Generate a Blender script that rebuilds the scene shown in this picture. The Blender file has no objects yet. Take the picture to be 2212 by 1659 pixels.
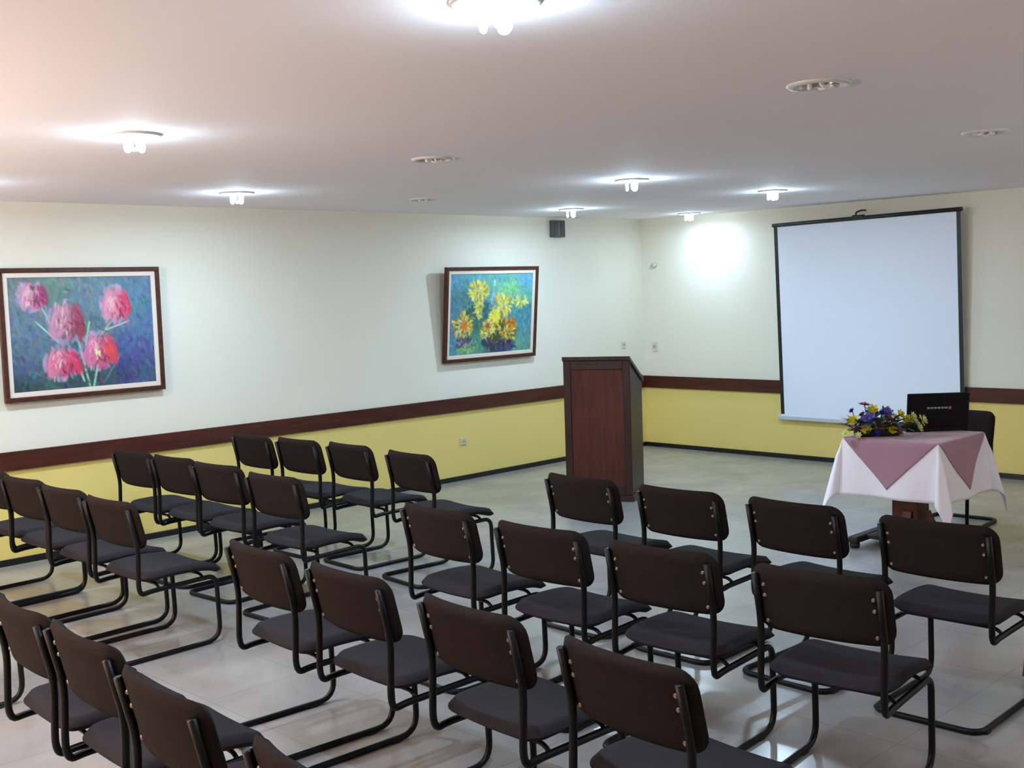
import bpy, bmesh, math, random
import numpy as np
from mathutils import Vector, Matrix
from mathutils.geometry import delaunay_2d_cdt
random.seed(7)
PI = math.pi
S = bpy.context.scene
COL = S.collection
W_IMG, H_IMG = 2212, 1659

# ------------------------------------------------------------------ helpers
def srgb(r, g, b):
    f = lambda c: (c/255)/12.92 if c/255 <= .04045 else (((c/255)+.055)/1.055)**2.4
    return (f(r), f(g), f(b), 1)

def material(name, col, rough=.6, metal=0, noise=0, nscale=8, bump=0, bscale=60, spec=.5, emit=None, estr=0, sheen=0, coat=0):
    m = bpy.data.materials.new(name); m.use_nodes = True
    nt = m.node_tree; b = nt.nodes['Principled BSDF']
    b.inputs['Base Color'].default_value = col
    b.inputs['Roughness'].default_value = rough
    b.inputs['Metallic'].default_value = metal
    b.inputs['Specular IOR Level'].default_value = spec
    if sheen: b.inputs['Sheen Weight'].default_value = sheen
    if coat: b.inputs['Coat Weight'].default_value = coat
    tc = nt.nodes.new('ShaderNodeTexCoord')
    if noise:
        n = nt.nodes.new('ShaderNodeTexNoise'); n.inputs['Scale'].default_value = nscale; n.inputs['Detail'].default_value = 6
        nt.links.new(tc.outputs['Object'], n.inputs['Vector'])
        mx = nt.nodes.new('ShaderNodeMix'); mx.data_type = 'RGBA'
        mx.inputs['A'].default_value = tuple(c*(1-noise) for c in col[:3])+(1,)
        mx.inputs['B'].default_value = tuple(min(1, c*(1+noise)) for c in col[:3])+(1,)
        nt.links.new(n.outputs['Fac'], mx.inputs['Factor']); nt.links.new(mx.outputs['Result'], b.inputs['Base Color'])
    if bump:
        n2 = nt.nodes.new('ShaderNodeTexNoise'); n2.inputs['Scale'].default_value = bscale; n2.inputs['Detail'].default_value = 4
        nt.links.new(tc.outputs['Object'], n2.inputs['Vector'])
        bp = nt.nodes.new('ShaderNodeBump'); bp.inputs['Strength'].default_value = bump; bp.inputs['Distance'].default_value = .01
        nt.links.new(n2.outputs['Fac'], bp.inputs['Height']); nt.links.new(bp.outputs['Normal'], b.inputs['Normal'])
    if emit:
        b.inputs['Emission Color'].default_value = emit; b.inputs['Emission Strength'].default_value = estr
    return m

def wood(name, c1, c2, scale=(1, 1, 12), rough=.35, axis='Z'):
    m = bpy.data.materials.new(name); m.use_nodes = True
    nt = m.node_tree; b = nt.nodes['Principled BSDF']; b.inputs['Roughness'].default_value = rough; b.inputs['Specular IOR Level'].default_value = .3
    tc = nt.nodes.new('ShaderNodeTexCoord'); mp = nt.nodes.new('ShaderNodeMapping')
    sc = {'Z': (14, 14, 1.2), 'Y': (14, 1.2, 14), 'X': (1.2, 14, 14)}[axis]
    mp.inputs['Scale'].default_value = sc
    n = nt.nodes.new('ShaderNodeTexNoise'); n.inputs['Scale'].default_value = 2.2; n.inputs['Detail'].default_value = 8; n.inputs['Distortion'].default_value = .6
    r = nt.nodes.new('ShaderNodeValToRGB'); r.color_ramp.elements[0].position = .3; r.color_ramp.elements[1].position = .7
    r.color_ramp.elements[0].color = c1; r.color_ramp.elements[1].color = c2
    nt.links.new(tc.outputs['Object'], mp.inputs['Vector']); nt.links.new(mp.outputs['Vector'], n.inputs['Vector'])
    nt.links.new(n.outputs['Fac'], r.inputs['Fac']); nt.links.new(r.outputs['Color'], b.inputs['Base Color'])
    return m

def link(name, me, mat, parent=None, smooth=False):
    o = bpy.data.objects.new(name, me); COL.objects.link(o)
    if mat is not None: me.materials.append(mat)
    if parent is not None: o.parent = parent
    if smooth:
        for p in me.polygons: p.use_smooth = True
    return o

def finish(name, bm, mat, parent=None, smooth=False):
    bmesh.ops.recalc_face_normals(bm, faces=bm.faces)
    me = bpy.data.meshes.new(name); bm.to_mesh(me); bm.free()
    return link(name, me, mat, parent, smooth)

def add_box(bm, lo, hi, bev=0):
    r = bmesh.ops.create_cube(bm, size=1)
    vs = r['verts']
    for v in vs:
        v.co = Vector([lo[i]+(v.co[i]+.5)*(hi[i]-lo[i]) for i in range(3)])
    if bev:
        es = list({e for v in vs for e in v.link_edges})
        bmesh.ops.bevel(bm, geom=es, offset=bev, segments=2, affect='EDGES', profile=.5)
    return vs

def box(name, lo, hi, mat, parent=None, bev=0):
    bm = bmesh.new(); add_box(bm, lo, hi, bev); return finish(name, bm, mat, parent)

def add_lathe(bm, prof, seg=32, center=(0, 0, 0), closed=False):
    rings = []
    for r, z in prof:
        if r < 1e-6: rings.append([bm.verts.new((center[0], center[1], center[2]+z))])
        else: rings.append([bm.verts.new((center[0]+r*math.cos(2*PI*k/seg), center[1]+r*math.sin(2*PI*k/seg), center[2]+z)) for k in range(seg)])
    prs = list(zip(rings, rings[1:]))
    if closed: prs.append((rings[-1], rings[0]))
    for a, b in prs:
        for k in range(seg):
            k2 = (k+1) % seg
            va = [a[0]] if len(a) == 1 else [a[k], a[k2]]
            vb = [b[0]] if len(b) == 1 else [b[k2], b[k]]
            if len(va)+len(vb) >= 3:
                try: bm.faces.new(va+vb)
                except ValueError: pass

def smooth_path(pts, radii, n=6):
    """round the inner corners of a polyline"""
    pts = [Vector(p) for p in pts]; out = [pts[0]]
    for i in range(1, len(pts)-1):
        p = pts[i]; r = radii[i] if isinstance(radii, (list, tuple)) else radii
        a = (pts[i-1]-p); b = (pts[i+1]-p)
        ra = min(r, a.length*.49); rb = min(r, b.length*.49)
        A = p+a.normalized()*ra; B = p+b.normalized()*rb
        for k in range(n+1):
            t = k/n; out.append(A*(1-t)**2+p*2*t*(1-t)+B*t*t)
    out.append(pts[-1]); return out

def add_tube(bm, path, rad, seg=10, closed=False):
    path = [Vector(p) for p in path]; n = len(path); rings = []; nrm = None
    for i, p in enumerate(path):
        if closed: t = (path[(i+1) % n]-path[i-1])
        else: t = path[min(i+1, n-1)]-path[max(i-1, 0)]
        t.normalize()
        if nrm is None:
            nrm = t.orthogonal().normalized()
        nrm = (nrm - t*nrm.dot(t)).normalized(); bn = t.cross(nrm)
        r = rad(i/(n-1)) if callable(rad) else rad
        rings.append([bm.verts.new(p+(nrm*math.cos(2*PI*k/seg)+bn*math.sin(2*PI*k/seg))*r) for k in range(seg)])
    prs = list(zip(rings, rings[1:]))
    for a, b in prs:
        for k in range(seg):
            bm.faces.new([a[k], a[(k+1) % seg], b[(k+1) % seg], b[k]])
    if not closed:
        bm.faces.new(list(reversed(rings[0]))); bm.faces.new(rings[-1])

def tube(name, path, rad, mat, parent=None, seg=10):
    bm = bmesh.new(); add_tube(bm, path, rad, seg); return finish(name, bm, mat, parent, True)

def thing(name, label, cat, loc=(0, 0, 0), rotz=0, group=None):
    o = bpy.data.objects.new(name, None); COL.objects.link(o)
    o.location = loc; o.rotation_euler = (0, 0, rotz); o.empty_display_size = .1
    return tag(o, label, cat, group)

def tag(o, label, cat, group=None):
    o['label'] = label; o['category'] = cat
    if group: o['group'] = group
    return o

def struct(o, label=None):
    o['kind'] = 'structure'
    if label: o['label'] = label
    return o

def dup(root):
    r = root.copy(); COL.objects.link(r)
    for ch in list(root.children):
        c = ch.copy(); COL.objects.link(c); c.parent = r
        for g in ch.children:
            d = g.copy(); COL.objects.link(d); d.parent = c
    return r

# ------------------------------------------------------------------ room sizes
RX, RY, H = 9.7, -13.0, 2.5          # room: x 0..RX, y RY..0
T = .12
# ------------------------------------------------------------------ materials
CREAM = srgb(230, 227, 212)
YELLOW = srgb(225, 206, 124)
m_yellow = None
def wall_mat(name, split, up, low):
    """cream paint over a yellow dado, same wall (painted to a height)"""
    m = bpy.data.materials.new(name); m.use_nodes = True
    nt = m.node_tree; b = nt.nodes['Principled BSDF']; b.inputs['Roughness'].default_value = .55
    b.inputs['Specular IOR Level'].default_value = .35
    g = nt.nodes.new('ShaderNodeNewGeometry'); sx = nt.nodes.new('ShaderNodeSeparateXYZ')
    gt = nt.nodes.new('ShaderNodeMath'); gt.operation = 'GREATER_THAN'; gt.inputs[1].default_value = split
    mx = nt.nodes.new('ShaderNodeMix'); mx.data_type = 'RGBA'
    mx.inputs['A'].default_value = low; mx.inputs['B'].default_value = up
    nt.links.new(g.outputs['Position'], sx.inputs[0]); nt.links.new(sx.outputs['Z'], gt.inputs[0])
    nt.links.new(gt.outputs[0], mx.inputs['Factor'])
    n = nt.nodes.new('ShaderNodeTexNoise'); n.inputs['Scale'].default_value = 2.5; n.inputs['Detail'].default_value = 5
    nt.links.new(g.outputs['Position'], n.inputs['Vector'])
    hs = nt.nodes.new('ShaderNodeMix'); hs.data_type = 'RGBA'; hs.blend_type = 'MULTIPLY'
    rr = nt.nodes.new('ShaderNodeValToRGB'); rr.color_ramp.elements[0].color = (.95, .95, .95, 1); rr.color_ramp.elements[1].color = (1, 1, 1, 1)
    nt.links.new(n.outputs['Fac'], rr.inputs['Fac'])
    hs.inputs['Factor'].default_value = 1
    nt.links.new(mx.outputs['Result'], hs.inputs['A']); nt.links.new(rr.outputs['Color'], hs.inputs['B'])
    nt.links.new(hs.outputs['Result'], b.inputs['Base Color'])
    n2 = nt.nodes.new('ShaderNodeTexNoise'); n2.inputs['Scale'].default_value = 90
    nt.links.new(g.outputs['Position'], n2.inputs['Vector'])
    bp = nt.nodes.new('ShaderNodeBump'); bp.inputs['Strength'].default_value = .08; bp.inputs['Distance'].default_value = .005
    nt.links.new(n2.outputs['Fac'], bp.inputs['Height']); nt.links.new(bp.outputs['Normal'], b.inputs['Normal'])
    return m
m_wall = wall_mat('painted_wall', .72, CREAM, YELLOW)
m_ceil = material('ceiling_paint', srgb(246, 240, 243), .8, bump=.05, bscale=40, spec=.2)
m_rail = wood('rail_wood', srgb(56, 25, 19), srgb(80, 38, 28), axis='Y', rough=.4)
m_railx = wood('rail_wood_front', srgb(56, 25, 19), srgb(80, 38, 28), axis='X', rough=.4)
m_base = material('baseboard_black', srgb(16, 15, 16), .35)

def floor_mat():
    m = bpy.data.materials.new('floor_tiles'); m.use_nodes = True
    nt = m.node_tree; b = nt.nodes['Principled BSDF']
    tc = nt.nodes.new('ShaderNodeNewGeometry')
    br = nt.nodes.new('ShaderNodeTexBrick'); br.offset = 0; br.squash = 1
    br.inputs['Scale'].default_value = 1; br.inputs['Brick Width'].default_value = .5; br.inputs['Row Height'].default_value = .5
    br.inputs['Mortar Size'].default_value = .003; br.inputs['Mortar Smooth'].default_value = .2
    br.inputs['Color1'].default_value = srgb(158, 156, 154); br.inputs['Color2'].default_value = srgb(153, 152, 150)
    br.inputs['Mortar'].default_value = srgb(140, 138, 136)
    n = nt.nodes.new('ShaderNodeTexNoise'); n.inputs['Scale'].default_value = 2.3; n.inputs['Detail'].default_value = 8; n.inputs['Distortion'].default_value = .5
    rr = nt.nodes.new('ShaderNodeValToRGB'); rr.color_ramp.elements[0].position = .35; rr.color_ramp.elements[1].position = .7
    rr.color_ramp.elements[0].color = (.76, .78, .80, 1); rr.color_ramp.elements[1].color = (1.05, 1.03, 1.0, 1)
    mx = nt.nodes.new('ShaderNodeMix'); mx.data_type = 'RGBA'; mx.blend_type = 'MULTIPLY'; mx.inputs['Factor'].default_value = 1
    L = nt.links.new
    L(tc.outputs['Position'], br.inputs['Vector']); L(tc.outputs['Position'], n.inputs['Vector'])
    L(n.outputs['Fac'], rr.inputs['Fac']); L(br.outputs['Color'], mx.inputs['A']); L(rr.outputs['Color'], mx.inputs['B'])
    L(mx.outputs['Result'], b.inputs['Base Color'])
    n3 = nt.nodes.new('ShaderNodeTexNoise'); n3.inputs['Scale'].default_value = 6; n3.inputs['Detail'].default_value = 4
    L(tc.outputs['Position'], n3.inputs['Vector'])
    mr = nt.nodes.new('ShaderNodeMapRange'); mr.inputs['To Min'].default_value = .16; mr.inputs['To Max'].default_value = .30
    L(n3.outputs['Fac'], mr.inputs['Value']); L(mr.outputs['Result'], b.inputs['Roughness'])
    bp = nt.nodes.new('ShaderNodeBump'); bp.inputs['Strength'].default_value = .15; bp.inputs['Distance'].default_value = .003; bp.invert = True
    L(br.outputs['Fac'], bp.inputs['Height']); L(bp.outputs['Normal'], b.inputs['Normal'])
    b.inputs['Specular IOR Level'].default_value = .5
    return m
m_floor = floor_mat()

# ------------------------------------------------------------------ lights table (x, y, lit)
LAMPS = [(.95, -.40, 1), (.92, -2.15, 1), (1.24, -4.19, 0), (1.16, -5.78, 1), (1.08, -7.62, 1),
         (2.95, -2.0, 1), (3.02, -3.85, 1), (3.29, -5.87, 0), (3.35, -7.62, 1),
         (5.54, -4.10, 0), (5.78, -6.14, 0), (5.93, -7.95, 1)]
VIS = 12
HOLE = .095

# ------------------------------------------------------------------ room shell
struct(box('floor', (-T, RY-T, -.1), (RX+T, T, 0), m_floor), 'glossy pale grey tiled floor')
struct(box('wall_left', (-T, RY-T, 0), (0, T, H), m_wall), 'long left wall, cream above and yellow below the wooden rail')
struct(box('wall_front', (0, 0, 0), (RX+T, T, H), m_wall), 'front wall behind the screen, cream above and yellow below')
struct(box('wall_right', (RX, RY-T, 0), (RX+T, 0, H), m_wall))
struct(box('wall_rear', (0, RY-T, 0), (RX, RY, H), m_wall))
# ceiling with round holes for the lamps
def ceiling():
    pts = [Vector((-T, RY-T)), Vector((RX+T, RY-T)), Vector((RX+T, T)), Vector((-T, T))]
    edges = [(0, 1), (1, 2), (2, 3), (3, 0)]; seg = 28
    for x, y, l in LAMPS:
        s = len(pts)
        pts += [Vector((x+HOLE*math.cos(2*PI*k/seg), y+HOLE*math.sin(2*PI*k/seg))) for k in range(seg)]
        edges += [(s+k, s+(k+1) % seg) for k in range(seg)]
    vs, es, fs, *_ = delaunay_2d_cdt(pts, edges, [], 1, 1e-5)
    bm = bmesh.new(); bv = [bm.verts.new((v[0], v[1], H)) for v in vs]
    for f in fs:
        c = sum((vs[i] for i in f), Vector((0, 0)))/len(f)
        if any((c-Vector((x, y))).length < HOLE*.97 for x, y, l in LAMPS): continue
        try: bm.faces.new([bv[i] for i in f])
        except ValueError: pass
    add_box(bm, (-T, RY-T, H+.22), (RX+T, T, H+.3))
    for a, b in (((-T, RY-T), (0, T)), ((RX, RY-T), (RX+T, T)), ((-T, RY-T), (RX+T, RY)), ((-T, 0), (RX+T, T))):
        add_box(bm, (a[0], a[1], H+.001), (b[0], b[1], H+.22))
    me = bpy.data.meshes.new('ceiling')
    for f in bm.faces: f.normal_update()
    bm.to_mesh(me); bm.free()
    return link('ceiling', me, m_ceil)
struct(ceiling(), 'plain white ceiling with round recessed lamps')

def trim(n, lo, hi, mat, label=None):
    struct(box(n, lo, hi, mat, bev=.003), label)
RZ0, RZ1 = .657, .787
trim('trim_1', (0, RY, RZ0), (.022, 0, RZ1), m_rail, 'dark wooden chair rail along the left wall')
trim('trim_2', (.022, -.022, RZ0), (RX, 0, RZ1), m_railx, 'dark wooden chair rail along the front wall')
trim('trim_3', (RX-.022, RY, RZ0), (RX, -.022, RZ1), m_rail)
trim('trim_4', (.022, RY, RZ0), (RX-.022, RY+.022, RZ1), m_railx)
trim('baseboard_left', (0, RY, 0), (.012, 0, .046), m_base, 'black baseboard along the left wall')
trim('baseboard_front', (.012, -.012, 0), (RX, 0, .046), m_base, 'black baseboard along the front wall')
trim('baseboard_right', (RX-.012, RY, 0), (RX, -.012, .046), m_base)
trim('baseboard_rear', (.012, RY, 0), (RX-.012, RY+.012, .046), m_base)

# ------------------------------------------------------------------ recessed lamps
m_trim = material('lamp_trim', srgb(215, 214, 214), .3, spec=.6)
m_refl = material('lamp_reflector', (.75, .75, .76, 1), .18, metal=1)
m_on = material('lamp_tube_lit', (1, 1, 1, 1), .4, emit=(.86, .95, 1, 1), estr=26)
m_off = material('lamp_tube_unlit', srgb(238, 236, 238), .2)
lamp_labels = {
 0: 'lit recessed ceiling lamp in the far corner by the bright patch of wall',
 1: 'lit recessed ceiling lamp nearest the small grey wall vent',
 2: 'unlit faint ceiling lamp just above the left wall, between two lit ones',
 3: 'lit ceiling lamp close to the left wall between the two flower paintings',
 4: 'lit ceiling lamp at the far left edge above the pink tulip painting',
 5: 'lit ceiling lamp left of the top of the projector screen',
 6: 'lit ceiling lamp above and between lectern and corner, larger of the far middle ones',
 7: 'unlit ceiling lamp with three glints in the middle of the ceiling',
 8: 'lit ceiling lamp above the pink tulip painting, well out from the wall',
 9: 'unlit ceiling lamp at the right edge above the projector screen',
 10: 'unlit ceiling lamp, large, at upper right nearest the camera',
 11: 'brightest lit ceiling lamp, cut by the top edge of the photo'}
def make_lamp(lit):
    t = bpy.data.objects.new('recessed_lamp', None); COL.objects.link(t)
    bm = bmesh.new()
    add_lathe(bm, [(.088, .012), (.088, -.004), (.094, -.011), (.110, -.011), (.118, -.004), (.118, .0)], 40)
    finish('trim_ring', bm, m_trim, t, True)
    bm = bmesh.new()
    add_lathe(bm, [(.0895, .0), (.086, .03), (.075, .07), (.055, .10), (.0, .112)], 40)
    me = bpy.data.meshes.new('reflector'); bm.to_mesh(me); bm.free(); link('reflector', me, m_refl, t, True)
    for k in range(3):      # three hairpin fluorescent tubes hanging just below the ceiling line
        bm = bmesh.new(); a = k*PI/3*2; c, s = math.cos(a), math.sin(a)
        zb = -.068 if lit else -.012
        p = smooth_path([(c*.034-s*.014, s*.034+c*.014, .10), (c*.034-s*.014, s*.034+c*.014, zb), (c*.034+s*.014, s*.034-c*.014, zb), (c*.034+s*.014, s*.034-c*.014, .10)], .013)
        add_tube(bm, p, .0085, 10)
        finish('lamp_tube', bm, m_on if lit else m_off, t, True)
    return t
protos = {}
for i, (x, y, lit) in enumerate(LAMPS):
    if i < VIS:
        if lit in protos: o = dup(protos[lit])
        else: o = protos[lit] = make_lamp(lit)
        o.location = (x, y, H); o.rotation_euler = (0, 0, random.uniform(-.5, .5))
        tag(o, lamp_labels[i], 'ceiling lamp', 'round recessed ceiling lamps')
    else:
        o = dup(protos[0]); o.location = (x, y, H)
        tag(o, 'unlit recessed ceiling lamp outside the picture', 'ceiling lamp', 'round recessed ceiling lamps')

def area(name, loc, size, power, col, rot=(0, 0, 0), spread=PI, shape='DISK', sy=None):
    l = bpy.data.lights.new(name, 'AREA'); l.energy = power; l.color = col; l.shape = shape; l.size = size
    if sy: l.size_y = sy
    l.spread = spread
    o = bpy.data.objects.new(name, l); COL.objects.link(o); o.location = loc; o.rotation_euler = rot
    return o
COOL = (.60, .83, 1.03)
POW = {0: .72, 1: 1.0, 3: 1.15, 4: 1.1, 5: .95, 6: 1.45, 8: 1.05, 11: 1.2}
for i, (x, y, lit) in enumerate(LAMPS):
    if lit:      # the light of the fluorescent tubes of each lit lamp
        pl = bpy.data.lights.new('lamp_light', 'POINT'); pl.energy = (3.2 if i == 0 else 7.5)*POW[i]; pl.color = COOL; pl.shadow_soft_size = .03
        po = bpy.data.objects.new('lamp_light', pl); COL.objects.link(po); po.location = (x, y, H-.080)
        area('lamp_downlight', (x, y, H-.079), .10, (14 if i == 0 else 21.5)*POW[i], COOL)

# added uplighter out of view, put in to warm and brighten the ceiling
m_pole = material('added_lamp_metal', srgb(60, 58, 56), .35, metal=.8)
m_bowl = material('added_lamp_bowl', srgb(235, 225, 205), .4)
UPX, UPY = 2.8, -11.2
up = thing('added_floor_lamp', 'added unseen metal floor lamp with an upward bowl, standing behind the seating', 'floor lamp', (UPX, UPY, 0))
bm = bmesh.new(); add_lathe(bm, [(0, .0), (.15, .0), (.15, .02), (.02, .035), (0, .035)], 32); finish('base', bm, m_pole, up, True)
bm = bmesh.new(); add_tube(bm, [(0, 0, .03), (0, 0, 1.16)], .014, 12); finish('pole', bm, m_pole, up, True)
bm = bmesh.new(); add_lathe(bm, [(0, 1.15), (.05, 1.155), (.13, 1.20), (.19, 1.27), (.20, 1.28), (.185, 1.275), (.12, 1.21), (.05, 1.17), (0, 1.168)], 36); finish('shade', bm, m_bowl, up, True)
area('added_uplight', (UPX, UPY, 1.29), .30, 440, (1.0, .80, .69), rot=(PI, 0, 0))
up2 = dup(up); up2.location = (9.0, -3.4, 0); tag(up2, 'added unseen metal floor lamp with an upward bowl, beyond the right edge of the seating', 'floor lamp')  # second added lamp, unseen, there to brighten the right-hand side
area('added_uplight', (9.0, -3.4, 1.29),   .30, 60, (.95, .93, 1.0), rot=(PI, 0, 0))

# ------------------------------------------------------------------ chairs
m_frame = material('chair_frame_black', srgb(6, 6, 8), .42, spec=.25)
m_back = material('chair_back_fabric', srgb(36, 29, 27), .9, noise=.25, nscale=30, bump=.35, bscale=700, spec=.12)
m_seat = material('chair_seat_fabric', srgb(43, 41, 45), .9, noise=.2, nscale=30, bump=.35, bscale=700, spec=.12)
m_bolt = material('bolt_steel', srgb(150, 138, 122), .45, metal=1)
m_glide = material('glide_rubber', srgb(14, 14, 15), .6)

TX = .222; R_T = .0125
def padded(name, nx, ny, fn, thick, corner, mat, w, h):
    """rounded rectangle cushion: fn(u,v) -> (pos, normal); corner rounding and soft edges"""
    bm = bmesh.new(); fr = []; bk = []
    for j in range(ny+1):
        rf, rb = [], []
        for i in range(nx+1):
            a = -1+2*i/nx; b = -1+2*j/ny
            # squircle-ish corner: map square to rounded rectangle
            x = a*w/2; y = b*h/2
            cx, cy = w/2-corner, h/2-corner
            if abs(x) > cx and abs(y) > cy:
                dx = abs(x)-cx; dy = abs(y)-cy
                m = max(dx, dy); l = math.hypot(dx, dy)
                if l > 1e-9:
                    s = m/l; x = math.copysign(cx+dx*s, x); y = math.copysign(cy+dy*s, y)
            # distance to the edge for the puff
            ex = w/2-abs(x); ey = h/2-abs(y)
            if abs(x) > cx and abs(y) > cy: e = corner-math.hypot(abs(x)-cx, abs(y)-cy)
            else: e = min(ex, ey)
            e = max(e, 0); q = min(1, e/(thick*.6)); t = thick*.5*(.0+math.sqrt(max(0, 1-(1-q)**2)))
            p, n = fn(x, y)
            rf.append(bm.verts.new(p+n*(t+.0015))); rb.append(bm.verts.new(p-n*(t*.7+.0015)))
        fr.append(rf); bk.append(rb)
    for j in range(ny):
        for i in range(nx):
            bm.faces.new([fr[j][i], fr[j][i+1], fr[j+1][i+1], fr[j+1][i]])
            bm.faces.new([bk[j][i], bk[j+1][i], bk[j+1][i+1], bk[j][i+1]])
    per = [(0, i) for i in range(nx)]+[(j, nx) for j in range(ny)]+[(ny, i) for i in range(nx, 0, -1)]+[(j, 0) for j in range(ny, 0, -1)]
    for k in range(len(per)):
        a = per[k]; b = per[(k+1) % len(per)]
        bm.faces.new([fr[a[0]][a[1]], bk[a[0]][a[1]], bk[b[0]][b[1]], fr[b[0]][b[1]]])
    bmesh.ops.recalc_face_normals(bm, faces=bm.faces)
    me = bpy.data.meshes.new(name); bm.to_mesh(me); bm.free(); me.materials.append(mat)
    for p in me.polygons: p.use_smooth = True
    return me

BACK_H, BACK_W, BACK_Z = .245, .50, .685
def back_fn(x, y):
    # y upward; reclines backwards, ends curl forward
    z = BACK_Z+y
    rec = -.022 - y*.24
    cur = .042*(abs(x)/(BACK_W/2))**2.2
    p = Vector((x, rec+cur+.004, z))
    dx = .042*2.2*(abs(x)/(BACK_W/2))**1.2/(BACK_W/2)*(1 if x > 0 else -1)
    n = Vector((-dx, 1, .24)).normalized()
    return p, n
SEAT_W, SEAT_D = .47, .455
def seat_fn(x, y):
    s = (y+SEAT_D/2)/SEAT_D      # 0 rear .. 1 front
    Y = .035+s*SEAT_D
    Z = .398+.016*math.sin(s*PI) - .018*s - .022*max(0, (s-.72)/.28)**2
    Z += .010*(abs(x)/(SEAT_W/2))**2
    return Vector((x, Y, Z)), Vector((0, -.03, 1)).normalized()
me_back = padded('backrest', 22, 12, back_fn, .042, .06, m_back, BACK_W, BACK_H)
me_seat = padded('seat', 20, 20, seat_fn, .050, .075, m_seat, SEAT_W, SEAT_D)

def frame_mesh():
    bm = bmesh.new()
    def side(s):
        x = s*TX
        return [(x, -.036, .770), (x, .008, .585), (x, -.004, .335), (x, .06, .345), (x, .435, .352), (x, .445, .0125), (x, -.12, .0125)]
    L = side(-1); Rr = side(1)
    pts = L+[*reversed(Rr)]
    rad = [0, .06, .075, .03, .055, .085, .07, .07, .085, .055, .03, .075, .06, 0]
    add_tube(bm, smooth_path(pts, rad, 6), R_T, 10)
    # seat bearers
    for y, z in ((.11, .349), (.36, .349)):
        add_tube(bm, smooth_path([(-TX, y, z), (-TX+.03, y, z+.022), (TX-.03, y, z+.022), (TX, y, z)], .02), .008, 8)
    bmesh.ops.recalc_face_normals(bm, faces=bm.faces)
    me = bpy.data.meshes.new('frame'); bm.to_mesh(me); bm.free(); me.materials.append(m_frame)
    for p in me.polygons: p.use_smooth = True
    return me
me_frame = frame_mesh()
bm = bmesh.new(); add_lathe(bm, [(0, .004), (.005, .004), (.0075, .0015), (.008, 0), (0, 0)], 12)
bmesh.ops.transform(bm, matrix=Matrix.Rotation(PI/2, 4, 'X'), verts=bm.verts)   # faces -y
bmesh.ops.recalc_face_normals(bm, faces=bm.faces)
me_bolt = bpy.data.meshes.new('bolt'); bm.to_mesh(me_bolt); bm.free(); me_bolt.materials.append(m_bolt)
bm = bmesh.new(); add_box(bm, (-.014, -.02, 0), (.014, .02, .012), .003)
me_glide = bpy.data.meshes.new('glide'); bm.to_mesh(me_glide); bm.free(); me_glide.materials.append(m_glide)

def kid(name, me, parent, loc=(0, 0, 0)):
    o = bpy.data.objects.new(name, me); COL.objects.link(o); o.parent = parent; o.location = loc; return o
def make_chair(detail):
    t = bpy.data.objects.new('cantilever_chair', None); COL.objects.link(t)
    kid('frame', me_frame, t); kid('seat', me_seat, t); kid('backrest', me_back, t)
    if detail:
        for s in (-1, 1):
            for z in (.735, .695, .60):
                p, n = back_fn(s*.192, z-BACK_Z)
                kid('bolt', me_bolt, t, p-n*.0165)
        for s in (-1, 1):
            for y in (.33, -.06): kid('glide', me_glide, t, (s*TX, y, 0))
    return t
near = make_chair(True); far = make_chair(False); used = set()
def chair(x, y, a, label, group, detail=True):
    src = near if detail else far
    if src.name in used: o = dup(src)
    else: used.add(src.name); o = src
    o.location = (x, y, 0); o.rotation_euler = (0, 0, math.radians(a))
    return tag(o, label, 'chair', group)

ordn = ['leftmost', 'second from left', 'third from left', 'rightmost']
DY = .045
blk = {
 'front row':  [(4.065, -5.655, -1.5), (4.70, -5.66, 1.5), (5.315, -5.64, -2), (5.985, -5.675, 1)],
 'second row': [(4.09, -6.665, -1), (4.755, -6.685, 2), (5.385, -6.69, 4), (6.035, -6.66, 6)],
 'third row':  [(4.125, -7.625, -3), (4.72, -7.64, -2), (5.41, -7.68, -3), (6.08, -7.735, -4.5)],
 'rear row':   [(4.20, -8.595, -3), (4.71, -8.61, -2), (5.325, -8.68, -3.5), (6.04, -8.72, -3)]}
for rn, row in blk.items():
    for k, (x, y, a) in enumerate(row):
        chair(x, y+DY, a, f'dark cantilever chair, {ordn[k]} in the {rn} of the right-hand block of chairs', 'cantilever chairs in rows facing the screen')
lft = {
 'front row':  [(.84, -5.60, 0), (1.352, -5.555, 1), (1.895, -5.52, -2), (2.575, -5.565, -5)],
 'second row': [(.875, -6.53, 3), (1.385, -6.51, 3), (1.925, -6.52, 4), (2.59, -6.56, 3)],
 'third row':  [(.87, -7.45, 3), (1.395, -7.46, 4), (1.95, -7.47, 3), (2.525, -7.48, 2)]}
for rn, row in lft.items():
    for k, (x, y, a) in enumerate(row):
        chair(x, y+DY, a, f'dark cantilever chair, {ordn[k]} in the {rn} of the left-hand block of chairs', 'cantilever chairs in rows facing the screen', False)
chair(2.62, -8.50, 0, 'dark cantilever chair cut off by the lower left edge of the photo, behind third row', 'cantilever chairs in rows facing the screen', True)
# presenter's chair behind the draped table, facing the seats
chair(4.44, -1.93, 182, 'black cantilever chair behind the draped table, facing the rows of chairs', "presenter's chair", False)

# ------------------------------------------------------------------ lectern
m_pod = wood('lectern_wood', srgb(54, 20, 13), srgb(80, 34, 22), axis='Z', rough=.6)
m_podd = wood('lectern_wood_dark', srgb(34, 18, 17), srgb(50, 27, 23), axis='Z', rough=.4)
th = math.radians(-63.5); nf = Vector((math.cos(th), math.sin(th), 0)); rt = Vector((-nf.y, nf.x, 0))
corner = Vector((2.015, -2.695, 0)); w, d = .57, .47
cen = corner-rt*w/2-nf*d/2
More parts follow.
